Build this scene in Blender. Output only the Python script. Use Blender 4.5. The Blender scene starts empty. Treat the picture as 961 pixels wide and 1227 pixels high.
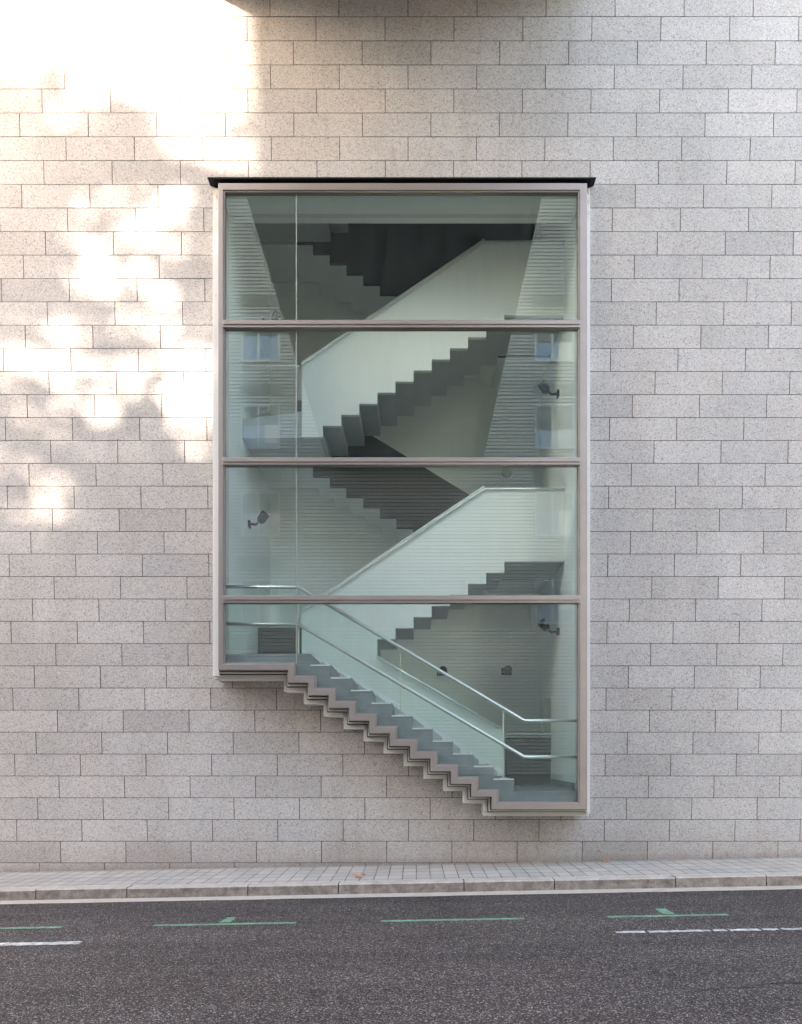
import bpy, bmesh, math, random
from mathutils import Vector
random.seed(7)
R = math.radians
S = bpy.context.scene
C = S.collection
F, VX, HY, EYE = 1170.0, 499.0, 904.0, 1.6      # focal length in pixels, vanishing point, eye height: the survey of the photograph

def X(px, d): return (px - VX) * d / F
def Z(py, d): return EYE + (HY - py) * d / F
SLOPE = 0.019
def wall_y(z): return 13.75 - 0.068 * (z - 0.378)    # the stone wall leans out towards its top
def pav(x): return 0.046 + SLOPE * x
def road_z(x): return -0.081 + SLOPE * x

# ------------------------------------------------------------------ materials
def mat(name):
    m = bpy.data.materials.new(name); m.use_nodes = True
    nt = m.node_tree; b = nt.nodes['Principled BSDF']
    return m, nt, b
def node(nt, t, **kw):
    n = nt.nodes.new(t)
    for k, v in kw.items():
        if k in n.inputs: n.inputs[k].default_value = v
        else: setattr(n, k, v)
    return n
def mth(nt, op, a, b=None, c=None, clamp=False):
    n = nt.nodes.new('ShaderNodeMath'); n.operation = op; n.use_clamp = clamp
    for i, v in enumerate((a, b, c)):
        if v is None: continue
        if isinstance(v, (int, float)): n.inputs[i].default_value = v
        else: nt.links.new(v, n.inputs[i])
    return n.outputs[0]
def ramp(nt, src, stops):
    n = nt.nodes.new('ShaderNodeValToRGB'); e = n.color_ramp.elements
    while len(e) < len(stops): e.new(0.5)
    for i, (p, c) in enumerate(stops):
        e[i].position = p; e[i].color = (c[0], c[1], c[2], 1) if not isinstance(c, (int, float)) else (c, c, c, 1)
    nt.links.new(src, n.inputs[0]); return n.outputs[0]
def mix(nt, fac, a, b, blend='MIX'):
    n = nt.nodes.new('ShaderNodeMix'); n.data_type = 'RGBA'; n.blend_type = blend
    for i, v in ((0, fac), (6, a), (7, b)):
        if isinstance(v, (int, float)): n.inputs[i].default_value = v if i == 0 else (v, v, v, 1)
        elif isinstance(v, tuple): n.inputs[i].default_value = (*v, 1)
        else: nt.links.new(v, n.inputs[i])
    return n.outputs[2]
def noise(nt, scale, detail=4, rough=.6, vec=None, dim=None):
    n = node(nt, 'ShaderNodeTexNoise', Scale=scale, Detail=detail, Roughness=rough)
    if vec is None:
        g = nt.nodes.new('ShaderNodeNewGeometry'); vec = g.outputs['Position']
    nt.links.new(vec, n.inputs['Vector']); return n.outputs[0]
def scaled(nt, s, r=(0, 0, 0)):
    g = nt.nodes.new('ShaderNodeNewGeometry'); m = nt.nodes.new('ShaderNodeMapping')
    m.inputs['Scale'].default_value = s; m.inputs['Rotation'].default_value = r
    nt.links.new(g.outputs['Position'], m.inputs['Vector']); return m.outputs[0]
def bump(nt, b, h, strength=.3, dist=.01):
    n = node(nt, 'ShaderNodeBump', Strength=strength, Distance=dist)
    nt.links.new(h, n.inputs['Height']); nt.links.new(n.outputs[0], b.inputs['Normal'])

def simple(name, col, rough=.6, metal=0, var=.12, scale=6, fine=0, spec=None):
    m, nt, b = mat(name)
    n = noise(nt, scale, 5)
    c = mix(nt, n, tuple(v * (1 - var) for v in col), tuple(min(1, v * (1 + var)) for v in col))
    if fine:
        f = noise(nt, 180, 2)
        c = mix(nt, mth(nt, 'MULTIPLY', f, fine), c, tuple(v * .35 for v in col))
    nt.links.new(c, b.inputs['Base Color'])
    b.inputs['Roughness'].default_value = rough; b.inputs['Metallic'].default_value = metal
    if spec is not None: b.inputs['Specular IOR Level'].default_value = spec
    return m

def granite():
    m, nt, b = mat('granite')
    at = node(nt, 'ShaderNodeAttribute', attribute_name='tone')
    hue = node(nt, 'ShaderNodeAttribute', attribute_name='hue')
    base = mix(nt, hue.outputs['Fac'], (.468, .434, .402), (.458, .434, .412))
    big = ramp(nt, noise(nt, .45, 4, .6), [(.3, .90), (.7, 1.10)])
    c = mix(nt, 1, base, big, 'MULTIPLY')
    tone = mth(nt, 'MULTIPLY_ADD', at.outputs['Fac'], .16, .92)
    c = mix(nt, 1, c, tone, 'MULTIPLY')
    # mineral grains
    v = node(nt, 'ShaderNodeTexVoronoi', Scale=80.0); g = nt.nodes.new('ShaderNodeNewGeometry')
    nt.links.new(g.outputs['Position'], v.inputs['Vector'])
    sp = nt.nodes.new('ShaderNodeSeparateColor'); nt.links.new(v.outputs['Color'], sp.inputs[0])
    gr = ramp(nt, sp.outputs[0], [(0, .48), (.12, .83), (.5, 1.0), (.9, 1.07), (1, 1.17)])
    c = mix(nt, .9, c, mix(nt, 1, c, gr, 'MULTIPLY'))
    n1 = ramp(nt, noise(nt, 60, 3, .7), [(.35, .84), (.65, 1.14)])
    c = mix(nt, 1, c, n1, 'MULTIPLY')
    # weather: blotches on single stones and vertical streaks
    st = ramp(nt, noise(nt, 1.0, 5, .65, scaled(nt, (2.2, 2.2, .5))), [(.45, 0), (.75, .34)])
    c = mix(nt, st, c, mix(nt, 1, c, (.80, .76, .71), 'MULTIPLY'))
    bl = ramp(nt, noise(nt, 3.2, 5, .7), [(.52, 0), (.72, .30)])
    c = mix(nt, bl, c, mix(nt, 1, c, (.80, .77, .74), 'MULTIPLY'))
    # brown splash dirt near the pavement
    g2 = nt.nodes.new('ShaderNodeNewGeometry'); sx = nt.nodes.new('ShaderNodeSeparateXYZ'); nt.links.new(g2.outputs['Position'], sx.inputs[0])
    low = mth(nt, 'SUBTRACT', .55, mth(nt, 'SUBTRACT', sx.outputs[2], mth(nt, 'MULTIPLY', sx.outputs[0], SLOPE)), clamp=True)
    low = mth(nt, 'MULTIPLY', low, mth(nt, 'ADD', noise(nt, 5, 4), .25))
    c = mix(nt, low, c, (.27, .205, .165))
    base_g = mth(nt, 'SUBTRACT', .16, mth(nt, 'SUBTRACT', sx.outputs[2], mth(nt, 'MULTIPLY', sx.outputs[0], SLOPE)), clamp=True)
    c = mix(nt, mth(nt, 'MULTIPLY', base_g, mth(nt, 'MULTIPLY', noise(nt, 9, 5, .8), 6.0), clamp=True), c, (.12, .09, .07))
    # damp streaks running down the wall under the stepped sill and beside the bay
    sk = ramp(nt, noise(nt, 2.6, 4, .6, scaled(nt, (2.6, 1, .22))), [(.55, 0), (.72, .42)])
    inx = mth(nt, 'MULTIPLY', mth(nt, 'GREATER_THAN', sx.outputs[0], -2.8), mth(nt, 'LESS_THAN', sx.outputs[0], 2.6))
    c = mix(nt, mth(nt, 'MULTIPLY', sk, inx), c, mix(nt, 1, c, (.74, .68, .62), 'MULTIPLY'))
    nt.links.new(c, b.inputs['Base Color']); b.inputs['Roughness'].default_value = .75
    b.inputs['Specular IOR Level'].default_value = .3
    sm = ramp(nt, noise(nt, 1.3, 7, .8, scaled(nt, (1, 1, 1.6))), [(.60, 0), (.66, .16), (.70, 0)])
    c2 = mix(nt, sm, c, (.62, .60, .57)); nt.links.new(c2, b.inputs['Base Color'])
    bump(nt, b, noise(nt, 130, 3, .7), .25, .004)
    return m

def asphalt():
    m, nt, b = mat('asphalt')
    g = nt.nodes.new('ShaderNodeNewGeometry')
    v = node(nt, 'ShaderNodeTexVoronoi', Scale=120.0, Randomness=1.0); nt.links.new(g.outputs['Position'], v.inputs['Vector'])
    s = nt.nodes.new('ShaderNodeSeparateColor'); nt.links.new(v.outputs['Color'], s.inputs[0])
    c = ramp(nt, s.outputs[0], [(0, (.014, .012, .012)), (.45, (.043, .036, .033)), (.75, (.090, .076, .069)), (.91, (.19, .168, .158)), (1, (.55, .50, .46))])
    f = ramp(nt, noise(nt, 190, 2, .8), [(.3, .55), (.7, 1.5)])
    c = mix(nt, 1, c, f, 'MULTIPLY')
    big = ramp(nt, noise(nt, .8, 6, .65, scaled(nt, (.45, 1.8, 1))), [(.3, .68), (.7, 1.18)])
    c = mix(nt, 1, c, big, 'MULTIPLY')
    pat = ramp(nt, noise(nt, .5, 3, .5, scaled(nt, (.35, 1.0, 1))), [(.50, 0), (.53, .35)])
    c = mix(nt, pat, c, mix(nt, 1, c, (1.25, 1.2, 1.16), 'MULTIPLY'))
    # the darker trench along the gutter
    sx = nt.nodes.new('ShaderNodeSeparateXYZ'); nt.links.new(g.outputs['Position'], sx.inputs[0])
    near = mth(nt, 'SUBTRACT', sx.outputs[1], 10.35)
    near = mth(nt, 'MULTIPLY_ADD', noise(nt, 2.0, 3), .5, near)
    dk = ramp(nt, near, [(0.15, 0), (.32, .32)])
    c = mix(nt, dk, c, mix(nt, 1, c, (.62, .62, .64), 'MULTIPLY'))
    # fine cracks
    w = node(nt, 'ShaderNodeTexVoronoi', feature='DISTANCE_TO_EDGE', Scale=.42)
    wv = nt.nodes.new('ShaderNodeVectorMath'); wv.operation = 'ADD'
    nn = node(nt, 'ShaderNodeTexNoise', Scale=2.5, Detail=5.0); nt.links.new(g.outputs['Position'], nn.inputs['Vector'])
    nt.links.new(nn.outputs['Color'], wv.inputs[0]); nt.links.new(scaled(nt, (.6, 1.4, 1)), wv.inputs[1]); nt.links.new(wv.outputs[0], w.inputs['Vector'])
    cr = mth(nt, 'LESS_THAN', w.outputs['Distance'], .0035)
    cr = mth(nt, 'MULTIPLY', cr, ramp(nt, noise(nt, .7, 3), [(.5, 0), (.56, .7)]))
    c = mix(nt, cr, c, (.012, .011, .011))
    c = mix(nt, 1, c, (.86, .82, .80), 'MULTIPLY')
    nt.links.new(c, b.inputs['Base Color']); b.inputs['Roughness'].default_value = .85; b.inputs['Specular IOR Level'].default_value = .25
    bump(nt, b, mth(nt, 'ADD', v.outputs['Distance'], noise(nt, 150, 2)), .6, .006)
    return m

def tiles():
    m, nt, b = mat('pavement_tiles')
    g = nt.nodes.new('ShaderNodeNewGeometry'); sx = nt.nodes.new('ShaderNodeSeparateXYZ'); nt.links.new(g.outputs['Position'], sx.inputs[0])
    wob = mth(nt, 'MULTIPLY', mth(nt, 'SUBTRACT', noise(nt, 3, 2), .5), .012)
    u = mth(nt, 'DIVIDE', mth(nt, 'ADD', sx.outputs[0], wob), .178); v = mth(nt, 'DIVIDE', mth(nt, 'ADD', sx.outputs[1], wob), .36)
    fu = mth(nt, 'PINGPONG', u, .5); fv = mth(nt, 'PINGPONG', v, .5)
    ju = mth(nt, 'LESS_THAN', fu, .040); jv = mth(nt, 'LESS_THAN', fv, .032)
    cell = nt.nodes.new('ShaderNodeCombineXYZ')
    nt.links.new(mth(nt, 'FLOOR', mth(nt, 'ADD', u, .0)), cell.inputs[0]); nt.links.new(mth(nt, 'FLOOR', v), cell.inputs[1])
    wn = nt.nodes.new('ShaderNodeTexWhiteNoise'); nt.links.new(cell.outputs[0], wn.inputs['Vector'])
    tone = mth(nt, 'MULTIPLY_ADD', wn.outputs[0], .20, .90)
    c = mix(nt, ramp(nt, noise(nt, .9, 4), [(.4, 0), (.62, 1)]), (.40, .355, .305), (.36, .335, .295))
    c = mix(nt, 1, c, tone, 'MULTIPLY')
    c = mix(nt, 1, c, ramp(nt, noise(nt, 90, 3, .7), [(.3, .82), (.7, 1.15)]), 'MULTIPLY')
    br = ramp(nt, noise(nt, .55, 4, .6, scaled(nt, (.5, 1.5, 1))), [(.50, 0), (.66, .45)])
    c = mix(nt, br, c, (.27, .225, .19))
    j = mth(nt, 'MAXIMUM', ju, jv)
    jm = mth(nt, 'MULTIPLY', j, ramp(nt, noise(nt, 2.2, 4), [(.32, .35), (.6, .95)]))
    c = mix(nt, jm, c, (.10, .066, .045))
    nt.links.new(c, b.inputs['Base Color']); b.inputs['Roughness'].default_value = .85
    bump(nt, b, mth(nt, 'MULTIPLY', j, -1), .5, .004)
    return m

def kerbstone(name, light, dark, amt=.55):
    m, nt, b = mat(name)
    c = mix(nt, ramp(nt, noise(nt, 7, 6, .75), [(.35, 0), (.68, amt)]), light, dark)
    c = mix(nt, 1, c, ramp(nt, noise(nt, 110, 3, .7), [(.3, .72), (.7, 1.25)]), 'MULTIPLY')
    nt.links.new(c, b.inputs['Base Color']); b.inputs['Roughness'].default_value = .85
    bump(nt, b, noise(nt, 40, 5, .7), .5, .01)
    return m

def paint(name, col, wear):
    m, nt, b = mat(name)
    c = mix(nt, ramp(nt, noise(nt, 12, 6, .85), [(.42, 0), (.60, wear)]), col, (.09, .085, .08))
    n = ramp(nt, noise(nt, 2.3, 4, .7, scaled(nt, (1, .3, 1))), [(.35, .75), (.7, 1.1)])
    c = mix(nt, 1, c, n, 'MULTIPLY')
    nt.links.new(c, b.inputs['Base Color']); b.inputs['Roughness'].default_value = .7
    return m

def frame_metal():
    m, nt, b = mat('rose_anodised_frame')
    c = mix(nt, noise(nt, 1.5, 5, .6, scaled(nt, (1, 1, 3))), (.225, .19, .172), (.31, .268, .245))
    c = mix(nt, ramp(nt, noise(nt, 16, 6, .8), [(.6, 0), (.78, .6)]), c, (.20, .125, .085))
    nt.links.new(c, b.inputs['Base Color']); b.inputs['Metallic'].default_value = .35; b.inputs['Roughness'].default_value = .42
    return m

def cream():
    m, nt, b = mat('cream_render')
    g = nt.nodes.new('ShaderNodeNewGeometry'); sx = nt.nodes.new('ShaderNodeSeparateXYZ'); nt.links.new(g.outputs['Position'], sx.inputs[0])
    c = mix(nt, noise(nt, 2, 5), (.66, .64, .59), (.76, .74, .69))
    # rust that ran down from the canopy's two ends
    top = mth(nt, 'DIVIDE', mth(nt, 'SUBTRACT', sx.outputs[2], 8.3), .9, clamp=True)
    n = ramp(nt, noise(nt, 9, 5, .75, scaled(nt, (1.5, 1.5, .35))), [(.48, 0), (.6, .9)])
    c = mix(nt, mth(nt, 'MULTIPLY', mth(nt, 'MULTIPLY', top, top), n), c, (.27, .10, .03))
    n = ramp(nt, noise(nt, 14, 5, .75), [(.6, 0), (.78, .5)])
    c = mix(nt, n, c, (.26, .22, .17))
    nt.links.new(c, b.inputs['Base Color']); b.inputs['Roughness'].default_value = .7
    return m

def glass(name, tint, f0):
    m = bpy.data.materials.new(name); m.use_nodes = True; nt = m.node_tree; nt.nodes.clear()
    out = nt.nodes.new('ShaderNodeOutputMaterial'); t = node(nt, 'ShaderNodeBsdfTransparent', Color=(*tint, 1))
    gl = node(nt, 'ShaderNodeBsdfGlossy', Roughness=0.0, Color=(.96, 1, .98, 1))
    lw = node(nt, 'ShaderNodeLayerWeight', Blend=.5)
    p = mth(nt, 'POWER', lw.outputs['Facing'], 5.0)
    f = mth(nt, 'MULTIPLY_ADD', p, 1 - f0, f0, clamp=True)
    bp = node(nt, 'ShaderNodeBump', Strength=.035, Distance=.004)
    nt.links.new(noise(nt, .9, 2, .4), bp.inputs['Height']); nt.links.new(bp.outputs[0], gl.inputs['Normal'])
    mx = nt.nodes.new('ShaderNodeMixShader'); nt.links.new(f, mx.inputs[0]); nt.links.new(t.outputs[0], mx.inputs[1]); nt.links.new(gl.outputs[0], mx.inputs[2])
    # dust film: a little diffuse
    df = node(nt, 'ShaderNodeBsdfDiffuse', Color=(.64, .76, .76, 1))
    m2 = nt.nodes.new('ShaderNodeMixShader')
    d = ramp(nt, noise(nt, 3.0, 6, .75, scaled(nt, (3, 1, .5))), [(.35, .004), (.78, .022)])
    nt.links.new(d, m2.inputs[0]); nt.links.new(mx.outputs[0], m2.inputs[1]); nt.links.new(df.outputs[0], m2.inputs[2])
    nt.links.new(m2.outputs[0], out.inputs[0]); return m

M = dict(
    granite=granite(), asphalt=asphalt(), tiles=tiles(), frame=frame_metal(), cream=cream(),
    grout=simple('dark_joint', (.10, .05, .034), .95), kerb=kerbstone('kerb_granite', (.33, .28, .235), (.11, .075, .055), .9),
    kerbtop=kerbstone('kerb_worn_top', (.47, .42, .365), (.25, .205, .165), .7), gutter=kerbstone('gutter_concrete', (.48, .43, .36), (.34, .28, .22), .8),
    green=paint('green_road_paint', (.13, .37, .22), .8), white=paint('white_road_paint', (.66, .65, .62), .8),
    black=simple('black_metal', (.005, .006, .006), .6, 0, spec=.15), shadowgap=simple('dark_seal', (.03, .026, .024), .8),
    glass=glass('bay_glass', (.897, .94, .925), .06), glassin=glass('balustrade_glass', (.93, .985, .96), .02),
    plaster=simple('white_plaster', (.86, .88, .855), .7, var=.04, scale=1.2), plaster2=simple('grey_plaster', (.62, .64, .62), .7, var=.10, scale=1.5),
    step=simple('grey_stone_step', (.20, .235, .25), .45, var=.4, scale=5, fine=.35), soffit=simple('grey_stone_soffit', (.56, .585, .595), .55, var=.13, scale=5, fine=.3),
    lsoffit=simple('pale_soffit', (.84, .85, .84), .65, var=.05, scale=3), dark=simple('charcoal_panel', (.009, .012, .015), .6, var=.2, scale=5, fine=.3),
    steel=simple('brushed_steel', (.80, .81, .79), .35, .85, var=.08), edge=simple('green_glass_edge', (.62, .70, .55), .3), seal=simple('silicone_joint', (.30, .32, .29), .5),
    lamp=simple('opal_lamp', (.6, .58, .5), .4), leaf=None, bark=simple('plane_bark', (.22, .20, .15), .9, var=.5, scale=9),
    slat=simple('pale_metal_slats', (.42, .405, .37), .5, .0, var=.05, scale=1), render_=simple('grey_render', (.28, .265, .25), .8),
    wglass=simple('sky_blue_window_glass', (.20, .28, .40), .06, 0, spec=1.0), blind=simple('cream_blind', (.80, .77, .70), .8), wframe=simple('white_window_frame', (.7, .7, .68), .5),  # window glass colour carries a painted blue sky reflection
    concrete=simple('bridge_concrete', (.07, .062, .055), .8, var=.12, scale=2), roof=simple('roof_gravel', (.12, .11, .10), .9), shutter=simple('grey_shutter', (.15, .16, .14), .6), drywall=simple('cream_lining', (.66, .66, .62), .7),
)
lm, lnt, lb = mat('plane_leaf')
lnt.links.new(mix(lnt, noise(lnt, 2, 3), (.045, .085, .02), (.09, .12, .03)), lb.inputs['Base Color']); lb.inputs['Roughness'].default_value = .6
M['leaf'] = lm
dm, dnt, db = mat('dry_leaf')
dnt.links.new(mix(dnt, noise(dnt, 30, 3), (.42, .15, .07), (.55, .28, .16)), db.inputs['Base Color']); db.inputs['Roughness'].default_value = .7
M['dry'] = dm

# ------------------------------------------------------------------ mesh helpers
class MB:
    def __init__(s): s.v = []; s.f = []; s.mi = []
    def add(s, vs, fs, mi=0):
        o = len(s.v); s.v += [tuple(p) for p in vs]; s.f += [tuple(i + o for i in f) for f in fs]; s.mi += [mi] * len(fs); return s
    def box(s, x0, x1, y0, y1, z0, z1, mi=0):
        vs = [(x, y, z) for x in (x0, x1) for y in (y0, y1) for z in (z0, z1)]
        return s.add(vs, [(0, 1, 3, 2), (4, 6, 7, 5), (0, 4, 5, 1), (2, 3, 7, 6), (0, 2, 6, 4), (1, 5, 7, 3)], mi)
    def prism(s, pts, y0, y1, mi=0):            # a profile in x-z given depth along y
        n = len(pts); vs = [(p[0], y0, p[1]) for p in pts] + [(p[0], y1, p[1]) for p in pts]
        area = sum(pts[i][0] * pts[(i + 1) % n][1] - pts[(i + 1) % n][0] * pts[i][1] for i in range(n))
        fs = [tuple(range(n)), tuple(range(2 * n - 1, n - 1, -1))] + [(i, i + n, (i + 1) % n + n, (i + 1) % n) for i in range(n)]
        if area < 0: fs = [tuple(reversed(f)) for f in fs]
        return s.add(vs, fs, mi)
    def ring(s, a, b, y0, y1, mi=0):            # closed band between outline a (outer) and b (inner)
        n = len(a); vs = [(p[0], y, p[1]) for y in (y0, y1) for p in a] + [(p[0], y, p[1]) for y in (y0, y1) for p in b]
        fs = []
        for i in range(n):
            j = (i + 1) % n
            fs += [(i, j, 2 * n + j, 2 * n + i), (n + j, n + i, 3 * n + i, 3 * n + j), (j, i, n + i, n + j), (2 * n + i, 2 * n + j, 3 * n + j, 3 * n + i)]
        return s.add(vs, fs, mi)
    def tube(s, pts, r, n=10, mi=0):
        pts = [Vector(p) for p in pts]; rs = r if isinstance(r, (list, tuple)) else [r] * len(pts); vs = []; fs = []
        for i, p in enumerate(pts):
            d = ((pts[min(i + 1, len(pts) - 1)] - p).normalized() + (p - pts[max(i - 1, 0)]).normalized()).normalized()
            up = Vector((0, 1, 0)) if abs(d.y) < .8 else Vector((0, 0, 1))
            u = d.cross(up).normalized(); w = d.cross(u).normalized()
            k = 1.0
            if 0 < i < len(pts) - 1:
                c = (pts[i + 1] - p).normalized().dot(d); k = 1 / max(.5, c)
            for a in range(n):
                t = 2 * math.pi * a / n; vs.append(p + (u * math.cos(t) * k + w * math.sin(t)) * rs[i])
        for i in range(len(pts) - 1):
            for a in range(n):
                b = (a + 1) % n; fs.append((i * n + a, i * n + b, (i + 1) * n + b, (i + 1) * n + a))
        fs.append(tuple(range(n - 1, -1, -1))); fs.append(tuple((len(pts) - 1) * n + a for a in range(n)))
        return s.add(vs, fs, mi)
    def build(s, name, mats, parent=None, bevel=0, smooth=False):
        me = bpy.data.meshes.new(name); me.from_pydata(s.v, [], s.f)
        for m in (mats if isinstance(mats, (list, tuple)) else [mats]): me.materials.append(m)
        me.polygons.foreach_set('material_index', s.mi)
        bm = bmesh.new(); bm.from_mesh(me); bmesh.ops.recalc_face_normals(bm, faces=bm.faces); bm.to_mesh(me); bm.free()
        if smooth: me.shade_smooth() if hasattr(me, 'shade_smooth') else None
        me.update()
        o = bpy.data.objects.new(name, me); C.objects.link(o)
        if parent: o.parent = parent; o.matrix_parent_inverse = parent.matrix_world.inverted() if parent.type != 'EMPTY' else MINV(parent)
        if bevel:
            b = o.modifiers.new('bevel', 'BEVEL'); b.width = bevel; b.segments = 2; b.limit_method = 'ANGLE'
        return o
def MINV(p):
    from mathutils import Matrix
    return Matrix.Translation(-Vector(p.location))
def empty(name, loc=(0, 0, 0)):
    o = bpy.data.objects.new(name, None); C.objects.link(o); o.location = loc; return o
def tag(o, label=None, cat=None, group=None, kind=None):
    if label: o['label'] = label
    if cat: o['category'] = cat
    if group: o['group'] = group
    if kind: o['kind'] = kind
    return o

# ------------------------------------------------------------------ bay outline: glass rectangle whose lower edge is a flight of steps
TX, TZ = 24.35 / 90, 15.15 / 90
D0 = 13.0
def outline(oL, oR, oT, oB, oZ):               # offsets in pixels of the 13 m plane, turned into metres
    x = lambda p: (p - VX) / 90.0
    z = lambda p: EYE + (HY - p) / 90.0
    pts = [(x(269.5 - oL), z(231 - oT)), (x(692.5 + oR), z(231 - oT)), (x(692.5 + oR), z(961 + oB))]
    for k in range(10, -1, -1):
        rx = 354.3 + 24.35 * k - oZ
        pts += [(x(rx), z(794.3 + 15.15 * (k + 1) + oB)), (x(rx), z(794.3 + 15.15 * k + oB))]
    pts.append((x(269.5 - oL), z(794.3 + oB)))
    return pts

# ------------------------------------------------------------------ leaning granite wall, every stone cut around the bay
W, H, Z0 = .9188, .3068, .378
cut = outline(14, 14, 10, 14.5, 13.5)
cx0, cx1 = cut[0][0], cut[1][0]; ctop = cut[0][1]
brk = [(cut[-1][0], cut[-1][1])]
steps = [(cut[2 + 1 + 2 * i], cut[2 + 2 + 2 * i]) for i in range(11)]
levels = []                                    # (x from, x to, z bottom of the opening)
xs = sorted(p[0][0] for p in steps)
zs = sorted((p[0][1] for p in steps), reverse=True)
levels.append((cx0, xs[0], cut[-1][1]))
for i in range(11):
    levels.append((xs[i], xs[i + 1] if i < 10 else cx1, zs[i]))
def pieces(x0, x1, z0, z1):
    out = []
    if x1 <= cx0 or x0 >= cx1 or z0 >= ctop or z1 <= zs[-1]: return [(x0, x1, z0, z1)]
    if x0 < cx0: out.append((x0, cx0, z0, z1))
    if x1 > cx1: out.append((cx1, x1, z0, z1))
    for a, b, zb in levels:
        a, b = max(a, x0), min(b, x1)
        if b - a < 1e-6: continue
        if z0 < zb: out.append((a, b, z0, min(z1, zb)))
        if z1 > ctop: out.append((a, b, max(z0, ctop), z1))
    return out
XA, XB, KT = -18.0, 17.0, 52
st = MB(); tones = []; hues = []
g = .0050
def slab(mb, x0, x1, z0, z1, front, back):
    vs = []
    for x in (x0, x1):
        for z in (z0, z1):
            vs.append((x, wall_y(z) + front, z)); vs.append((x, wall_y(z) + back, z))
    mb.add(vs, [(0, 1, 3, 2), (4, 6, 7, 5), (0, 4, 5, 1), (2, 3, 7, 6), (0, 2, 6, 4), (1, 5, 7, 3)])
for k in range(-3, KT):
    z0, z1 = Z0 + k * H, Z0 + (k + 1) * H
    ph = 5.094 + (k - 2) * W / 3
    n0 = math.floor((XA - ph) / W)
    for j in range(n0, n0 + int((XB - XA) / W) + 2):
        x0, x1 = ph + j * W, ph + (j + 1) * W
        t, hu = random.gauss(.5, .26), min(1, max(0, random.gauss(.35 + .05 * (x0 + 1), .22)))
        off = random.uniform(-.0016, .0016)
        for p in pieces(x0 + g, x1 - g, z0 + g * .8, z1 - g * .8):
            slab(st, *p, off, .03); tones += [t] * 6; hues += [hu] * 6
wall = MB()
for p in pieces(XA, XB, Z0 - 3 * H, Z0 + KT * H): slab(wall, *p, .012, .34)
wo = wall.build('granite_wall', M['grout'])
tag(wo, 'tall leaning wall of pale speckled granite blocks around the glass bay', 'wall')
so = st.build('stone_cladding', M['granite'], wo)
for nm, dat in (('tone', tones), ('hue', hues)):
    a = so.data.attributes.new(nm, 'FLOAT', 'FACE'); a.data.foreach_set('value', dat)

# ------------------------------------------------------------------ bay window
bay = empty('bay_window', (0, 13.3, Z(812, 13.0)))
tag(bay, 'tall projecting glass bay window with stepped lower edge and rosy metal frame', 'bay window')
G = outline(0, 0, 0, 0, 0)
f = MB(); f.ring(outline(7.5, 10.5, 10, 9, 9), outline(1.6, 1.6, 1.6, 1.6, 1.6), 12.965, 13.08)
f.build('window_frame', M['frame'], bay, bevel=.006)
f = MB(); f.ring(outline(1.9, 1.9, 1.9, 1.9, 1.9), G, 12.985, 13.075); f.build('glazing_bead', M['frame'], bay, bevel=.004)
f = MB(); f.ring(outline(8.2, 11.2, 10.6, 9.9, 9.9), outline(5, 5, 5, 5, 5), 13.081, 13.115)
f.ring(outline(11.3, 13.3, 10.8, 13.0, 12.4), outline(6, 6, 6, 6, 6), 13.171, 13.22)
f.build('shadow_gap', M['shadowgap'], bay)
f = MB(); f.ring(outline(12.5, 13.0, 11.2, 12.0, 11.5), outline(6, 6, 6, 6, 6), 13.116, 13.17)
fo = f.build('surround_rib', M['cream'], bay, bevel=.004)
f = MB(); f.ring(outline(16.5, 16.3, 11.5, 18, 17), outline(6.5, 6.4, 6, 10, 10), 13.221, 13.62)
f.build('cream_surround', M['cream'], bay, bevel=.006)
f = MB()                                        # the surround's sides reach back into the wall below
f.ring(outline(13.5, 13.5, 9.5, 14, 13), outline(6.5, 6.4, 6, 10, 10), 13.621, 13.73)
f.build('surround_return', M['drywall'], bay)
for a_, b_, bot in ((253.2, 261.0, 809.5), (704.1, 708.6, 975.0)):
    f = MB(); f.box((a_ - VX) / 90, (b_ - VX) / 90, 13.095, 13.2195, Z(bot, 13), Z(220.4, 13)); f.build('side_jamb', M['cream'], bay, bevel=.004)
# canopy plate
cn = MB()
xa, xb = (249 - VX) / 90, (714 - VX) / 90
cn.prism([(xa, Z(214.9, 13)), (xb, Z(215.1, 13)), (xb - .07, Z(217.4, 13)), (xa + .08, Z(217.4, 13))], 12.945, 13.22)
cn.build('canopy', M['black'], bay, bevel=.004)
bars = []
for yt, yb in ((385, 394), (549.2, 558), (714, 723)):
    m = MB(); m.box((267.2 - VX) / 90, (694.8 - VX) / 90, 12.955, 13.085, Z(yb, 13), Z(yt, 13))
    m.box((268.5 - VX) / 90, (693.5 - VX) / 90, 12.940, 12.9545, Z(yb - 3.2, 13), Z(yt + 1.2, 13))
    m.build('transom', M['frame'], bay, bevel=.004)
def pane(pts):
    m = MB(); m.prism(pts, 13.045, 13.060); m.build('glass_pane', M['glass'], bay)
x = lambda p: (p - VX) / 90.0
rows = [(229.5, 385.5), (393.5, 549.5), (557.5, 714.3)]
for a, b in rows:
    pane([(x(268.3), Z(a, 13)), (x(354.1), Z(a, 13)), (x(354.1), Z(b, 13)), (x(268.3), Z(b, 13))])
    pane([(x(355.1), Z(a, 13)), (x(693.7), Z(a, 13)), (x(693.7), Z(b, 13)), (x(355.1), Z(b, 13))])
    s_ = MB(); s_.box(x(354.1), x(355.1), 13.038, 13.062, Z(b, 13), Z(a, 13)); s_.build('glazing_joint', M['seal'], bay)
pane([(x(268.3), Z(722.5, 13)), (x(354.1), Z(722.5, 13)), (x(354.1), Z(795.5, 13)), (x(268.3), Z(795.5, 13))])
g_ = outline(1.2, 1.2, 1.2, 1.2, 1.2)
pts = [(x(355.1), Z(722.5, 13)), (x(693.7), Z(722.5, 13))] + g_[2:-2]
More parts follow.
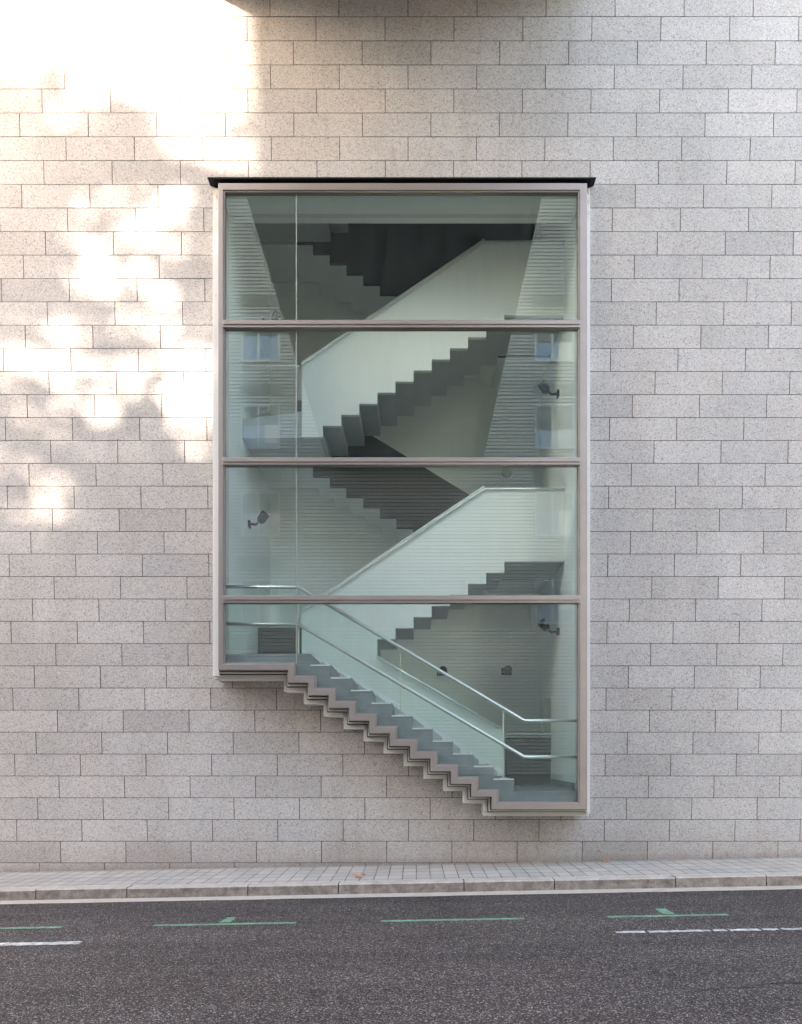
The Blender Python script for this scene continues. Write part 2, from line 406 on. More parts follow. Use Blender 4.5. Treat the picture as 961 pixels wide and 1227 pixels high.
pts = pts[:-1] + [(pts[-1][0], pts[-1][1])] if False else pts
last = pts[-1]
pts[-1] = (x(354.3 - 1.2), last[1])
pts.append((x(354.3 - 1.2), Z(795.5, 13))); pts.append((x(355.1), Z(795.5, 13)))
pane(pts)
s_ = MB(); s_.box(x(354.1), x(355.1), 13.038, 13.062, Z(795.5, 13), Z(722.5, 13)); s_.build('glazing_joint', M['seal'], bay)

# ------------------------------------------------------------------ stairwell (room behind the glass)
WL, WR, DB = -2.62, 2.22, 17.5
well = empty('stairwell', (0, 15.5, 1.0))
tag(well, 'pale plastered stairwell room seen through the bay glass', 'stairwell')
ZT = 13.6
def part(name, m, parent, *boxes, bevel=0):
    b = MB()
    for q in boxes: b.box(*q)
    return b.build(name, m, parent, bevel=bevel)
part('side_wall', M['plaster'], well, (WL - .10, WL, 13.63, 14.2, 2.70, ZT), (WL - .3, WL, 14.2, DB + .3, -.4, ZT))
# the right side wall has a doorway in its back half
part('side_wall', M['plaster'], well, (WR, WR + .10, 13.63, 14.2, .90, ZT), (WR, WR + .3, 14.2, 16.12, -.4, ZT), (WR, WR + .3, 16.12, 17.0, 2.56, ZT), (WR, WR + .3, 17.0, DB + .3, -.4, ZT))
part('doorway_recess', M['plaster2'], well, (WR + .31, WR + .9, 16.0, 17.1, -.4, 2.7))
part('back_wall', M['plaster'], well, (WL, WR, DB, DB + .3, -.4, 9.8))
part('back_wall', M['plaster'], well, (WL, -1.303, DB, DB + .3, 9.803, ZT))
part('back_wall', M['dark'], well, (-1.3, WR, DB, DB + .3, 9.803, ZT))['label'] = 'upper back wall with its shade painted dark'  # shade of the unlit upper well, painted in the charcoal colour
part('ceiling', M['plaster'], well, (WL - .3, WR + .3, 13.63, DB + .3, ZT + .003, ZT + .3))
part('bay_ceiling', M['plaster'], well, (WL + .003, WR - .003, 13.12, 13.60, Z(226.2, 13.0), Z(226.2, 13.0) + .05))
part('lintel', M['plaster'], well, (WL, WR, 13.62, 13.95, Z(226.2, 13.0) + .055, ZT))
part('floor', M['plaster2'], well, (WL, WR, 14.61, DB, .2, .5))
part('skirting', M['step'], well, (WR - .018, WR - .002, 13.65, 16.09, 1.11, 1.20))

# ------------------------------------------------------------------ staircase
stair = empty('staircase', (0, 15, 1.0))
tag(stair, 'folded grey stone staircase with white parapets zigzagging up inside the bay', 'staircase')
T, RI = .272, .1676
L0 = 1.11; L1 = L0 + 11 * RI; ST = 22 * RI
# first flight, right behind the glass, with its lobby and its landing
P13 = 13.13
X1 = lambda p: (p - VX) * 13.15 / F
prof = [(WL + .01, Z(784, 13.15))]
for k in range(10, -1, -1):
    xr = X1(616 - 24.35 * k); prof += [(xr, Z(948 - 15.15 * (k + 1) + (2.0 if k == 10 else 0), 13.15)), (xr, Z(948 - 15.15 * k, 13.15))]
prof.append((WR - .01, Z(948, 13.15)))
low = outline(6.3, 6.2, 0, 9.6, 9.6)
prof += low[2:]
prof[0] = (low[-1][0], prof[0][1]); prof[prof.index(low[2]) - 1] = (low[2][0], Z(948, 13.15))
m = MB(); m.prism(prof, P13, 14.6)
fl = m.build('flight', M['step'], stair, bevel=.004)
fl['label'] = 'lowest flight descending right behind the glass'
for k in range(0, 11):
    xr = X1(616 - 24.35 * k); zz = Z(948 - 15.15 * k, 13.15)
    if k:
        part('skirting', M['plaster'], fl, (xr + TX * .60, xr + TX - .012, 14.565, 14.598, zz + .002, zz + .085))  # white squares stand in for the lit gaps along the steps
        part('nosing', M['lsoffit'], fl, (xr - .004, xr + TX - .006, 13.118, 13.128, zz - .018, zz - .001))
        if k < 11:
            m_ = MB(); m_.prism([(xr + .002, zz + .002), (xr + TX * .93, zz + .002), (xr + .002, zz + RI * 1.15)], 14.57, 14.596); m_.build('stair_string', M['soffit'], fl)
# inner parapet between the first and second flights, continuing up beside the second
X2 = lambda p: (p - VX) * 14.65 / F
Z2 = lambda p: Z(p, 14.65)
def parapet_b(dy, low_end):
    p = [(362, 735), (580, 588), (676, 588), (676, 673.5), (604, 673.5)]
    n = 7 if low_end else 10
    for k in range(0, n):
        p += [(604 - 21.7 * k, 673.5 + 13.25 * (k + 1)), (604 - 21.7 * (k + 1), 673.5 + 13.25 * (k + 1))]
    if low_end: p += [(452.1, 786), (598, 872), (603, 875), (603, 948), (372, 803), (362, 797)]
    else: p += [(387, 819.2), (362, 819.2)]
    q = [(X2(a) if a < 676 else WR - .002, Z2(b) + dy) for a, b in p]
    return q
def coping(dy):
    m = MB(); y0, y1 = 14.575, 14.665
    a, b, c = (X2(362), Z2(735) + dy), (X2(580), Z2(588) + dy), (WR - .003, Z2(588) + dy)
    for (p, q) in ((a, b), (b, c)):
        m.prism([p, q, (q[0], q[1] + .022), (p[0], p[1] + .022)], y0 - .01, y1 + .04)
    m.tube([(a[0], 14.60, a[1] + .05), (b[0], 14.60, b[1] + .05)], .02)
    return m
for i, dy in enumerate((0, ST, 2 * ST)):
    m = MB(); m.prism(parapet_b(dy, i == 0), 14.605, 14.695)
    po = m.build('parapet', M['plaster'], stair)
    po['label'] = ('lowest white parapet with stepped underside', 'middle white parapet with stepped underside', 'top white parapet with stepped underside')[i]
    coping(dy).build('handrail', M['steel'], po)
    # folded flight behind it
    m = MB(); und = []; top = []
    for k in range(10):
        xr = X2(604 - 21.7 * k); xl = X2(604 - 21.7 * (k + 1)); zu = Z2(673.5 + 13.25 * (k + 1)) + dy + .003; zt = L1 + dy + (10 - k) * RI
        und += [(xr, zu), (xl, zu)]; top += [(xr, zt), (xl, zt)]
    zl = Z2(673.5) + dy + .003
    pr = [(WR - .003, zl), (X2(604), zl)] + und
    if i == 0: pr += [(X2(387), L1 - .28), (X2(387), L1)]
    else: pr += [(X2(387), L1 + dy - .28), (WL + .003, L1 + dy - .28), (WL + .003, L1 + dy)]
    pr += list(reversed(top)) + [(X2(604), L1 + dy + 11 * RI), (WR - .003, L1 + dy + 11 * RI)]
    m.prism(pr, 14.697, 16.095)
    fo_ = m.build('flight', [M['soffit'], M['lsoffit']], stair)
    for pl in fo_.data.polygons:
        if pl.normal.z > .9: pl.material_index = 1  # tread tops made paler to bounce light up onto the soffits
# landing of the first half-storey and the raised guard behind it
part('landing', M['step'], stair, (WL + .003, X2(387) - .003, 14.697, 16.095, L1 - .28, L1), (WL + .003, X2(362) - .003, 14.603, 14.695, L1 - .28, L1), (WL + .003, X2(387), 16.1, 17.5, L1 - .28, L1 - .1))
part('landing', M['step'], stair, (WL + .003, WR - .003, 14.70, 16.095, L0 - .3, L0), (X2(606), WR - .003, 14.603, 14.698, L0 - .3, L0))
# back-lane flights with charcoal parapets and pale soffits
X3 = lambda p: (p - VX) * 16.1 / F
Z3 = lambda p: Z(p, 16.1)
for i, dy in enumerate((0, ST)):
    zg = [(X3(375), Z3(570.65) + dy)]
    for j in range(-1, 9):
        zg += [(X3(395 + 20 * j), Z3(583 + 12.35 * j) + dy), (X3(395 + 20 * (j + 1)), Z3(583 + 12.35 * j) + dy)]
    q = [(X3(355), Z3(558.3) + dy), (X3(375), Z3(558.3) + dy)] + zg[1:]
    q += [(X3(575), Z3(694.2) + dy), (WR - .003, Z3(694.2) + dy)]
    topr = (X3(575), Z3(595 + 9 * .607) + dy)
    q += [(WR - .003, Z3(606) + dy), (X3(584), Z3(606) + dy), (X3(375), Z3(562.5 - (512.5 - 375) * .607) + dy), (X3(355), Z3(562.5 - (512.5 - 375) * .607) + dy)]
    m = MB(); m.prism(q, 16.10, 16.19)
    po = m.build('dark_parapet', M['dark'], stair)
    po['label'] = ('charcoal parapet of the lower back flight', 'charcoal parapet of the upper back flight')[i]
    m = MB()
    s0 = [(WL + .003, Z3(558.3) + dy + .003), (X3(375), Z3(558.3) + dy + .003)] + [(a, b + .003) for a, b in zg[1:]] + [(X3(595), Z3(694.2) + dy + .003), (WR - .003, Z3(694.2) + dy + .003)]
    up = [(a, b + .30) for a, b in reversed(s0)]
    m.prism(s0 + up, 16.192, DB - .003)
    m.build('flight', M['lsoffit'], stair)
m = MB(); m.box(WL + .003, X3(375), 16.192, DB - .003, L1 + ST - .05, L1 + ST)
# charcoal guards standing at the back of lobby and first landing
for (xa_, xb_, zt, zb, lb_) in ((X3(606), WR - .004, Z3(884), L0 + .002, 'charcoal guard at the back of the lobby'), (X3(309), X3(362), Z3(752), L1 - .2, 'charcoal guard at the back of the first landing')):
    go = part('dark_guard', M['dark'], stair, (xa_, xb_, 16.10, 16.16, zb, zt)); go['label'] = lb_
    h = MB(); h.tube([(xa_, 16.05, zt + .05), (xb_, 16.05, zt + .05)], .018); h.build('handrail', M['steel'], go)
# landing rail of the upper left landing
gl = empty('landing_railing', (X2(310), 14.65, L1 + ST)); 
gl.parent = stair; gl.matrix_parent_inverse = MINV(stair)
h = MB(); h.tube([(WL + .01, 14.65, Z2(439)), (X2(360), 14.65, Z2(439))], .018)
ho = h.build('landing_handrail', M['steel'], stair)
bpy.data.objects.remove(gl)

# ------------------------------------------------------------------ glass balustrade of the first flight
bal = empty('glass_balustrade', (0, 13.3, L0))
tag(bal, 'clear glass balustrade with two steel handrails along the lowest flight', 'balustrade')
DR = 13.30
def PR(px, py, d=DR): return (X(px, d), d, Z(py, d))
for pts_, d in (([(271, 703), (357.5, 703.5), (628, 863.5), (691.5, 863.5)], 13.21), ([(271, 747.5), (357.5, 748), (628, 907), (691.5, 907)], 13.21)):
    h = MB(); h.tube([PR(a, b, d) for a, b in pts_], .024, 12); h.build('handrail', M['steel'], bal, smooth=True)
h = MB(); h.tube([PR(452, 787, 14.52), PR(598, 872, 14.52)], .022, 12); h.build('wall_handrail', M['steel'], bal, smooth=True)
for px_, ya, yb in ((357.7, 703, 792), (480, 775, 862), (603, 849, 938)):
    p = MB(); p.box(X(px_ - .75, DR), X(px_ + .75, DR), 13.27, 13.33, Z(yb, DR), Z(ya, DR)); p.build('glass_edge', M['edge'], bal)
    p = MB()
    for s_ in (-4.3, .9): p.box(X(px_ + s_, DR), X(px_ + s_ + 3.4, DR), 13.24, 13.262, Z(yb + 2, DR), Z(yb - 6, DR))
    p.build('clamp', M['steel'], bal, bevel=.003)
def gp(p): 
    m = MB(); m.prism([(X(a, DR), Z(b, DR)) for a, b in p], 13.29, 13.302); m.build('glass_panel', M['glassin'], bal)
gp([(271, 706), (356.8, 706), (356.8, 779), (271, 779)])
gp([(358.6, 707), (479.2, 777.5), (479.2, 843), (358.6, 775)])
gp([(480.9, 779), (602.2, 850.5), (602.2, 922), (480.9, 846)])
gp([(604, 852), (628, 866), (691, 866), (691, 945), (625, 945), (604, 926)])

# ------------------------------------------------------------------ spotlights and the round lamp
def spot(px, py, d, mount, label, flip=1):
    c = Vector((X(px, d), d, Z(py, d))); t = empty('spotlight', tuple(c)); tag(t, label, 'spotlight', 'small black spotlights in the stairwell')
    h = MB(); ax = Vector((-.10 * flip, -.03, .13)).normalized() if mount != 'back' else Vector((.15, -.6, .12)).normalized()
    h.tube([c - ax * .10, c - ax * .06, c + ax * .07, c + ax * .085], [.035, .068, .074, .06], 14); h.build('lamp_head', M['black'], t)
    b = MB()
    if mount == 'back': e = Vector((c.x, DB - .01, c.z + .06)); b.tube([c, (c.x, DB - .12, c.z + .02), e], .018); b.box(c.x - .09, c.x + .09, DB - .05, DB - .002, c.z - .07, c.z + .05)
    else:
        e = Vector((mount, d + .02, c.z - .10)); b.tube([c - ax * .05, c + Vector(((mount - c.x) * .5, 0, -.11)), e], .02)
        s_ = 1 if mount > 0 else -1; b.box(min(mount, mount - .03 * s_), max(mount, mount - .03 * s_), d - .05, d + .09, e.z - .05, e.z + .05)
    b.build('bracket', M['black'], t)
    return t
spot(652, 464, 15.2, WR - .002, 'black wall spotlight on the right wall below the second crossbar')
spot(652, 749, 15.2, WR - .002, 'black wall spotlight on the right wall in the lowest glazing row')
spot(315, 620, 15.2, WL + .002, 'black wall spotlight on the left wall in the third glazing row', -1)
spot(331, 379, 16.6, WL + .002, 'black wall spotlight at the bottom left of the top glazing row', -1)
spot(608, 803, 17.3, 'back', 'black spotlight on the back wall right of centre above the handrails')
spot(530, 804, 17.3, 'back', 'black spotlight on the back wall half hidden by the upper handrail')
lp = empty('wall_lamp', (X(607, 17.45), 17.45, Z(566, 17.45))); tag(lp, 'small round wall lamp on the back wall under the second crossbar', 'lamp')
m = MB(); c = lp.location
m.tube([(c.x, DB - .003, c.z), (c.x, DB - .03, c.z)], [.12, .12], 24); m.build('lamp_base', M['steel'], lp)
m = MB(); m.tube([(c.x, DB - .031, c.z), (c.x, DB - .06, c.z), (c.x, DB - .085, c.z), (c.x, DB - .095, c.z)], [.10, .098, .075, .03], 24); m.build('lamp_shade', M['lamp'], lp, smooth=True)

# ------------------------------------------------------------------ ground
GX0, GX1 = -75, 75
def sheet(name, m, y0, y1, zf, dz=0, nx=30, parent=None, x0=GX0, x1=GX1, ny=1):
    mb = MB(); vs = []; fs = []
    for i in range(nx + 1):
        xx = x0 + (x1 - x0) * i / nx
        for j in range(ny + 1): vs.append((xx, y0 + (y1 - y0) * j / ny, zf(xx) + dz))
    for i in range(nx):
        for j in range(ny):
            a = i * (ny + 1) + j; fs.append((a, a + ny + 1, a + ny + 2, a + 1))
    mb.add(vs, fs); return mb.build(name, m, parent)
gr = sheet('ground', M['roof'], -260, 300, lambda x_: -.35 + SLOPE * x_, x0=-260, x1=260); tag(gr, kind='structure')
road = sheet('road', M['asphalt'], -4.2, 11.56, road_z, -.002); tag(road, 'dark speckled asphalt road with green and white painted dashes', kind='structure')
gu = MB()
for i in range(300):
    x0 = GX0 + i * .5
    gu.add([(x0, 11.54 + .012 * math.sin(i * 2.4) * math.sin(i * .7), road_z(x0) + .003), (x0 + .5, 11.54 + .012 * math.sin((i + 1) * 2.4) * math.sin((i + 1) * .7), road_z(x0 + .5) + .003), (x0 + .5, 11.90, road_z(x0 + .5) + .003), (x0, 11.90, road_z(x0) + .003)], [(0, 1, 2, 3)])
go = gu.build('gutter', M['gutter']); tag(go, 'pale concrete gutter strip between kerb and asphalt', kind='structure')
pv = sheet('pavement', M['tiles'], 12.10, 14.2, pav, 0); tag(pv, 'narrow pavement of small grey concrete tiles below the wall', kind='structure')
# kerb of granite stones of two lengths
kb = MB(); jx = [43, 152, 297, 405.5, 556, 664.5, 809.6, 918.4]
js = [(p - VX) * 11.85 / F for p in jx]
ls = [1.10, 1.49, 1.10, 1.47]; a = js[0]; i = 0
while a > -30: a -= ls[i % 4]; js.insert(0, a); i += 1
a = js[-1]; i = 0
while a < 30: a += ls[(i + 1) % 4]; js.append(a); i += 1
for a, b in zip(js, js[1:]):
    a += .006; b -= .006; w = random.uniform(-.006, .006); h = random.uniform(-.004, .004)
    n = 6
    for q in range(n):
        u0, u1 = a + (b - a) * q / n, a + (b - a) * (q + 1) / n
        vs = []
        for u in (u0, u1): vs += [(u, 11.845 + w, road_z(u) - .05), (u, 11.85 + w, pav(u) - .012 + h), (u, 11.868 + w, pav(u) + .004 + h), (u, 12.12, pav(u) + .003 + h), (u, 12.12, pav(u) - .3)]
        kb.add(vs, [(0, 5, 6, 1), (3, 8, 9, 4), (0, 4, 9, 5), (0, 1, 2, 3, 4), (9, 8, 7, 6, 5)], 0)
        kb.add(vs, [(1, 6, 7, 2), (2, 7, 8, 3)], 1)
kbo = kb.build('kerb', [M['kerb'], M['kerbtop']]); tag(kbo, 'worn granite kerb with upright joints', kind='structure')
# painted marks: ragged strips
def strip(name, x0, x1, y0, y1, m, label, gaps=(), rag=.012, extra=None):
    mb = MB(); n = max(4, int((x1 - x0) / .03)); up = []; dn = []
    for i in range(n + 1):
        xx = x0 + (x1 - x0) * i / n
        tp = min(1, i / 2.0, (n - i) / 2.0) if i in (0, n) else 1
        up.append((xx, y1 + random.uniform(-rag, rag) * tp)); dn.append((xx, y0 + random.uniform(-rag, rag) * tp))
    for i in range(n):
        if any(g0 < up[i][0] < g1 for g0, g1 in gaps): continue
        q = [dn[i], dn[i + 1], up[i + 1], up[i]]
        mb.add([(p[0], p[1], road_z(p[0]) + .003) for p in q], [(0, 1, 2, 3)])
    if extra:
        mb.add([(p[0], p[1], road_z(p[0]) + .0034) for p in extra], [tuple(range(len(extra)))])
    o = mb.build(name, m, road); o['label'] = label; return o
dg = 9.87
gx = lambda p: (p - VX) * dg / F
strip('parking_line', gx(-88), gx(74), 9.825, 9.92, M['green'], 'leftmost green painted dash', rag=.008)
def gnd(px, py):        # road point seen at a pixel
    d = 10.0
    for _ in range(30):
        d = (EYE - road_z((px - VX) * d / F)) * F / (py - HY)
    return ((px - VX) * d / F, d)
strip('parking_line', gx(184), gx(355), 9.825, 9.92, M['green'], 'green dash with a short leg, left of centre', rag=.008, extra=[gnd(261, 1105.6), gnd(276, 1105.4), gnd(283, 1099.4), gnd(273, 1099.6)])
strip('parking_line', gx(456), gx(628), 9.825, 9.92, M['green'], 'plain green dash in the middle', rag=.008)
strip('parking_line', gx(728), gx(872.5), 9.825, 9.92, M['green'], 'green dash with a short leg, on the right', rag=.008, extra=[gnd(795, 1095.6), gnd(809, 1095.3), gnd(797, 1089.0), gnd(785, 1089.2)])
strip('parking_line', gx(1005), gx(1170), 9.825, 9.92, M['green'], 'green dash beyond the right', rag=.008)
dw = 9.02; wx = lambda p: (p - VX) * dw / F
strip('lane_line', wx(-260), wx(97), 8.94, 9.08, M['white'], 'white painted line ending at the left', rag=.014)
cr = [738 + v for v in (36, 76, 113, 134, 172, 196)]
strip('lane_line', wx(738), wx(1250), 8.98, 9.07, M['white'], 'cracked white painted line on the right', rag=.016, gaps=[(wx(c_) - .012, wx(c_) + .012) for c_ in cr])

ck = MB(); pts_ = [gnd(a_, b_ + random.uniform(-.9, .9)) for a_, b_ in [(832 + 9 * i, 1186.5 - .5 * i - (2.5 if i > 8 else 0)) for i in range(24)]]
for (x0, y0), (x1, y1) in zip(pts_, pts_[1:]):
    w_ = random.uniform(.004, .011)
    ck.add([(x0, y0 - w_, road_z(x0) + .002), (x1, y1 - w_, road_z(x1) + .002), (x1, y1 + w_, road_z(x1) + .002), (x0, y0 + w_, road_z(x0) + .002)], [(0, 1, 2, 3)])
ck.build('crack', M['shadowgap'], road)

# fallen leaves on the pavement
def pavpt(px, py):
    d = 12.5
    for _ in range(30): d = (EYE - pav((px - VX) * d / F)) * F / (py - HY)
    return ((px - VX) * d / F, d)
def dry_leaf(px, py, s, label, seed):
    rr = random.Random(seed); a, d = pavpt(px, py); n = 15; vs = [(a, d, pav(a) + .025)]
    for i in range(n):
        t = 2 * math.pi * i / n; r_ = s * (1.0 if i % 3 == 0 else .55) * rr.uniform(.8, 1.1)
        vs.append((a + r_ * math.cos(t) * 1.1, d + r_ * math.sin(t), pav(a) + .012 + rr.uniform(0, .045)))
    m = MB(); m.add(vs, [(0, 1 + i, 1 + (i + 1) % n) for i in range(n)])
    o = m.build('fallen_leaf', M['dry']); sm = o.modifiers.new('s', 'SOLIDIFY'); sm.thickness = .002
    tag(o, label, 'leaf', 'dry leaves fallen on the pavement')
dry_leaf(430, 1051.5, .10, 'large dry orange leaf lying on the tiled pavement near its kerb', 3)
dry_leaf(725, 1033.3, .07, 'small dry orange leaf on the pavement close to the wall', 5)

# ------------------------------------------------------------------ footbridge overhead, buildings and tree across the street, some added for shade
br = empty('footbridge', (-.4, 3, 11.9)); tag(br, 'dark concrete bridge crossing above the street to the granite wall', 'bridge')
m = MB(); m.box(-3.14, 2.32, -7.9, 12.94, 11.9, 12.5); m.build('deck', M['concrete'], br)
part('side_wall', M['slat'], br, (-3.13, -2.98, -7.9, 12.9, 12.503, 15.0)); part('side_wall', M['slat'], br, (2.16, 2.31, -7.9, 12.9, 12.503, 15.0)); part('roof', M['concrete'], br, (-3.2, 2.38, -7.9, 12.86, 15.003, 15.3))

BX0, BX1, BH, BY = -17.15, 6.2, 22.3, -8.0
ob = empty('slatted_building', (0, BY - 5, 0)); tag(ob, 'tall office building clad in pale horizontal slats across the street', 'building')
part('wall', M['render_'], ob, (BX0, BX1, BY - 12, BY - .08, -.6, BH))
sl = MB(); zz = .9
while zz < BH:
    if 5.95 < zz < 6.9: zz += .125; continue
    sl.add([(BX0, BY - .078, zz), (BX1, BY - .078, zz), (BX1, BY, zz + .012), (BX0, BY, zz + .012), (BX0, BY - .012, zz + .104), (BX1, BY - .012, zz + .104), (BX0, BY - .05, zz + .110), (BX1, BY - .05, zz + .110)],
           [(0, 1, 2, 3), (3, 2, 5, 4), (4, 5, 7, 6)])
    zz += .125
sl.build('slat_cladding', M['slat'], ob)
def window(bx, bz, w, h, par, y=BY, fr=None):
    f_ = MB()
    for q in ((bx - .05, bx, bz - .05, bz + h + .05), (bx + w, bx + w + .05, bz - .05, bz + h + .05), (bx, bx + w, bz - .05, bz), (bx, bx + w, bz + h, bz + h + .05), (bx + w * .42, bx + w * .42 + .07, bz, bz + h)):
        f_.box(q[0], q[1], y - .05, y + .07, q[2], q[3])
    fo_ = f_.build('window', M['wframe'], par)
    part('pane', M['wglass'], fo_, (bx + .002, bx + w - .002, y - .04, y + .02, bz + .002, bz + h - .002))
    if random.random() < .8: part('blind', M['blind'], fo_, (bx + w * .62, bx + w - .02, y + .022, y + .035, bz + h * random.choice((.0, .1, .3)) + .01, bz + h - .01))
    part('shutter', M['shutter'], fo_, (bx + .003, bx + w - .003, y + .036, y + .066, bz + h * random.choice((.45, .55, .6)), bz + h - .004))
    part('lintel_band', M['shutter'], fo_, (bx - .1, bx + w + .1, y + .015, y + .03, bz + h + .45, bz + h + .8))
    return fo_
for r_ in range(6):
    for bx in (-15.2, -12.0, -9.0, -6.07, 4.18):
        if r_ > 3: continue
        window(bx, 6.2 + r_ * 3.05, 1.25, 1.45, ob)
for bx in range(-16, 8, 2): part('pilaster', M['slat'], ob, (bx, bx + .25, BY - .078, BY + .01, 5.97, 6.87))
lb2 = empty('added_low_building', (-30, BY - 5, 0)); tag(lb2, 'plain rendered low building, unseen, added left of the slatted block for shade', 'building')
part('wall', M['render_'], lb2, (-48, BX0 - .02, BY - 12, BY - .3, -1.2, 11.3))  # unseen block, its height set to shade the lower left wall
for r_ in range(3):
    for q in range(8): window(-45 + q * 3.5, 1.4 + r_ * 3.2, 1.3, 1.6, lb2, BY - .3)
rb = empty('unseen_corner_building', (20, BY - 5, 0)); tag(rb, 'unseen rendered corner building right of the slatted block, raised to block low light', 'building')
part('wall', M['render_'], rb, (BX1 + 6, 40, BY - 14, BY - 1.5, -.6, 14.0))  # out of view, made taller to hold back low light
for r_ in range(2):
    for q in range(7): window(14 + q * 3.6, 1.6 + r_ * 3.3, 1.4, 1.6, rb, BY - 1.5)
for nm_, x0_, x1_, hh, lab in (('added_end_building', -64, -50, 19, 'unseen grey rendered building added on the left to block low light'), ('added_end_building', 44, 58, 21, 'unseen grey rendered building added on the right to block low light')):
    eb = empty(nm_, ((x0_ + x1_) / 2, 3, 0)); tag(eb, lab, 'building')  # unseen street-end block added to cut low side light
    part('wall', M['render_'], eb, (x0_, x1_, -22, 30, -1.6, hh))
    xf = x1_ if x0_ < 0 else x0_
    for r_ in range(5):
        for q in range(6):
            part('window', M['wglass'], eb, (xf - .02, xf + .02, -18 + q * 4.2, -16.6 + q * 4.2, 2 + r_ * 3.3, 3.7 + r_ * 3.3))
fp = sheet('far_pavement', M['tiles'], -8.6, -4.2, lambda x_: pav(x_)); tag(fp, kind='structure')
fk = MB(); fk.box(GX0, GX1, -4.35, -4.2, -.1, 0)
# sloped kerb face on the far side
fk = MB(); fk.add([(GX0, -4.197, road_z(GX0) - .01), (GX1, -4.197, road_z(GX1) - .01), (GX1, -4.197, pav(GX1)), (GX0, -4.197, pav(GX0))], [(0, 1, 2, 3)])
fo2 = fk.build('far_kerb', M['kerb']); tag(fo2, kind='structure')

# street tree with crown gaps cut to let sun patches fall on the left of the wall
SUN_AZ, SUN_T = R(35), .277                      # azimuth off the wall's normal, tangent of the elevation
sx_, sy_ = math.sin(SUN_AZ), math.cos(SUN_AZ)
LIT = [(150, 238, 22, 12), (212, 238, 22, 14), (145, 265, 16, 12), (155, 288, 26, 10), (112, 338, 32, 18), (192, 352, 16, 14), (175, 322, 20, 10), (120, 315, 22, 10),
       (135, 398, 22, 12), (200, 398, 16, 12), (30, 430, 28, 18), (95, 425, 18, 22), (72, 452, 30, 10), (140, 480, 30, 18), (225, 475, 44, 24), (220, 430, 30, 10), (240, 505, 22, 8),
       (25, 560, 25, 9), (65, 592, 36, 8), (50, 612, 55, 10), (40, 640, 30, 5), (70, 578, 20, 7), (170, 556, 8, 3), (18, 150, 20, 10), (80, 148, 26, 12), (60, 405, 18, 8), (178, 385, 12, 8), (250, 420, 12, 10)]
def lit(px, py):
    if px > 250 and py > 216: return False
    edge = 92 + (0 if px < 40 else 0) 
    b = [(-200, 70), (0, 78), (20, 72), (35, 100), (48, 78), (62, 92), (75, 110), (100, 126), (120, 118), (140, 112), (160, 118), (172, 138), (176, 165), (205, 190), (235, 205), (260, 198), (300, 212), (420, 212)]
    for (x0, y0), (x1, y1) in zip(b, b[1:]):
        if x0 <= px < x1:
            if py < y0 + (y1 - y0) * (px - x0) / (x1 - x0): return True
    return any(((px - cx) / rx) ** 2 + ((py - cy) / ry) ** 2 < .85 for cx, cy, rx, ry in LIT)
def onto_wall(p):
    d = 13.4
    for _ in range(3):
        t = (d - p[1]) / sy_; xx = p[0] + sx_ * t; z_ = p[2] - SUN_T * t; d = wall_y(z_)
    return VX + xx * F / d, HY - (z_ - EYE) * F / d
tree = empty('street_tree', (-13.0, .6, pav(-13))); tag(tree, 'broad leafy street tree on the camera side of the road', 'tree')
tr = MB(); base = Vector((-13.0, .6, pav(-13) - .05))
tr.tube([base, base + Vector((.05, 0, 1.5)), base + Vector((-.05, .1, 4)), base + Vector((.1, 0, 7)), base + Vector((0, 0, 10.5)), base + Vector((.1, .1, 13.2))], [.30, .24, .21, .17, .09, .02], 12)
tr.build('trunk', M['bark'], tree, smooth=True)
lb_ = MB(); rr = random.Random(11); cc = Vector((-13.0, .6, 10.7)); tips = []
for i in range(26):
    z_ = rr.uniform(5.2, 12); t = rr.uniform(0, 2 * math.pi); L = rr.uniform(1.4, 2.9); s_ = base + Vector((0, 0, z_)); e_ = s_ + Vector((L * math.cos(t), L * math.sin(t) * .8, L * .45))
    px, py = onto_wall(e_)
    if lit(px, py): continue
    lb_.tube([s_, (s_ + e_) / 2 + Vector((0, 0, -.1)), e_], [.06, .04, .012], 6); tips.append(e_)
lb_.build('limb', M['bark'], tree)
lf = MB(); n = 0; tries = 0
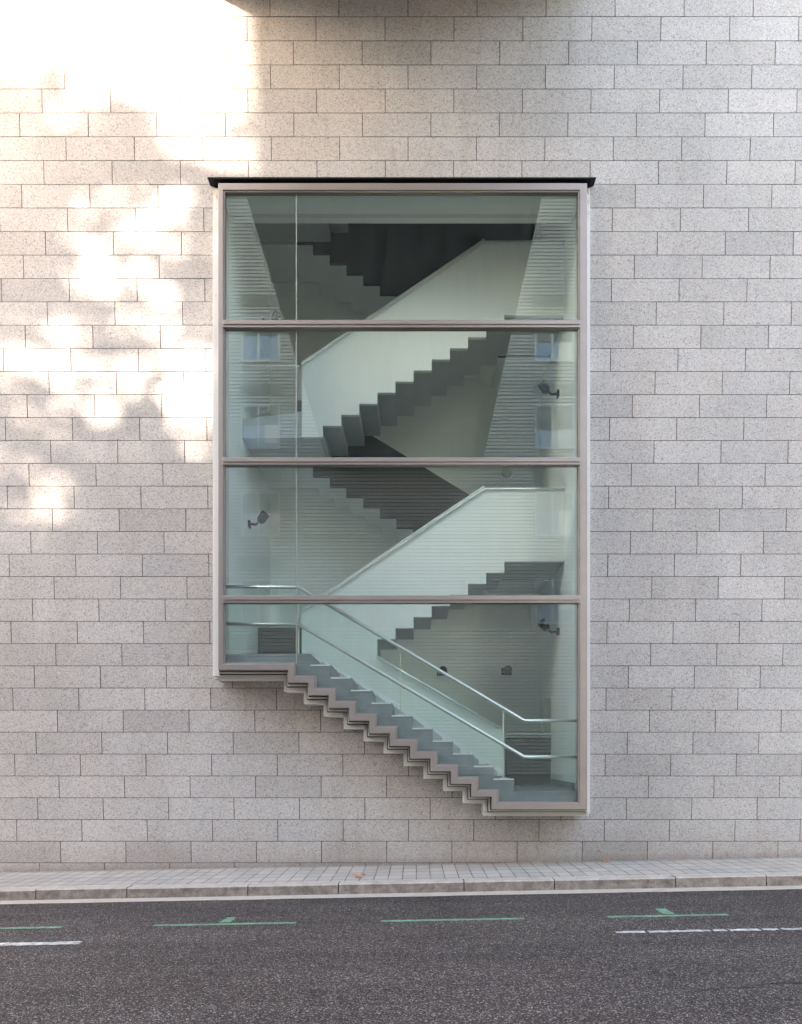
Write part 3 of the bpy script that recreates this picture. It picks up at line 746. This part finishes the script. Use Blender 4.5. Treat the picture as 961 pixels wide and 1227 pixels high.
while n < 14500 and tries < 160000:
    tries += 1
    v = Vector((rr.gauss(0, 1), rr.gauss(0, 1), rr.gauss(0, 1))).normalized() * (rr.random() ** .4)
    v = Vector([math.copysign(abs(q) ** .75, q) for q in v])
    p = cc + Vector((v.x * 4.0, v.y * 2.2, v.z * 4.7))
    px, py = onto_wall(p)
    if lit(px, py) and rr.random() > .14: continue
    if 70 < px < 262 and 225 < py < 545 and rr.random() > .38: continue
    if px <= 70 and 380 < py < 660 and rr.random() > .65: continue
    s_ = rr.uniform(.12, .20); a = Vector((rr.gauss(0, 1), rr.gauss(0, 1), rr.gauss(0, 1) * .5)).normalized(); b = a.cross(Vector((rr.gauss(0, 1), rr.gauss(0, 1), rr.gauss(0, 1)))).normalized()
    lf.add([p - a * s_, p - a * s_ * .1 + b * s_ * .75, p + a * s_, p + a * s_ * .1 - b * s_ * .75], [(0, 1, 2, 3)]); n += 1
lf.build('crown', M['leaf'], tree)

# ------------------------------------------------------------------ light, sky, camera
w = bpy.data.worlds.new('World'); S.world = w; w.use_nodes = True
nt = w.node_tree; bg = nt.nodes['Background']; sky = nt.nodes.new('ShaderNodeTexSky'); sky.sky_type = 'NISHITA'; sky.sun_disc = False
el = math.atan(SUN_T)
sky.sun_elevation = el; sky.sun_rotation = R(180) + SUN_AZ; sky.dust_density = 1.0; sky.air_density = 1.0
nt.links.new(sky.outputs[0], bg.inputs[0]); bg.inputs[1].default_value = .15
ld = bpy.data.lights.new('sun', 'SUN'); ld.energy = 2.6; ld.angle = R(1.3); ld.color = (1, .99, .97)
lo = bpy.data.objects.new('sun', ld); C.objects.link(lo)
lo.rotation_euler = Vector((sx_ * math.cos(el), sy_ * math.cos(el), -math.sin(el))).to_track_quat('-Z', 'Y').to_euler()
lo.location = (-20, -20, 25)
cd = bpy.data.cameras.new('camera'); cam = bpy.data.objects.new('camera', cd); C.objects.link(cam); S.camera = cam
cam.location = (0, 0, EYE); cam.rotation_euler = (R(90), 0, 0)
cd.sensor_fit = 'AUTO'; cd.sensor_width = 36; cd.lens = 36 * F / 1227; cd.shift_x = (480.5 - VX) / 1227; cd.shift_y = (HY - 613.5) / 1227
cd.clip_end = 600; cd.clip_start = .05
vs = S.view_settings; vs.view_transform = 'Standard'; vs.look = 'None'; vs.gamma = 1; vs.exposure = 3.9
try:
    vs.use_white_balance = True; vs.white_balance_temperature = 8000; vs.white_balance_tint = 18
except Exception: pass
cy = S.cycles; cy.max_bounces = 14; cy.diffuse_bounces = 10; cy.glossy_bounces = 4; cy.transparent_max_bounces = 16; cy.caustics_reflective = False; cy.caustics_refractive = False
cy.use_denoising = True; cy.sample_clamp_indirect = 8
try: cy.denoiser = 'OPENIMAGEDENOISE'
except Exception: pass
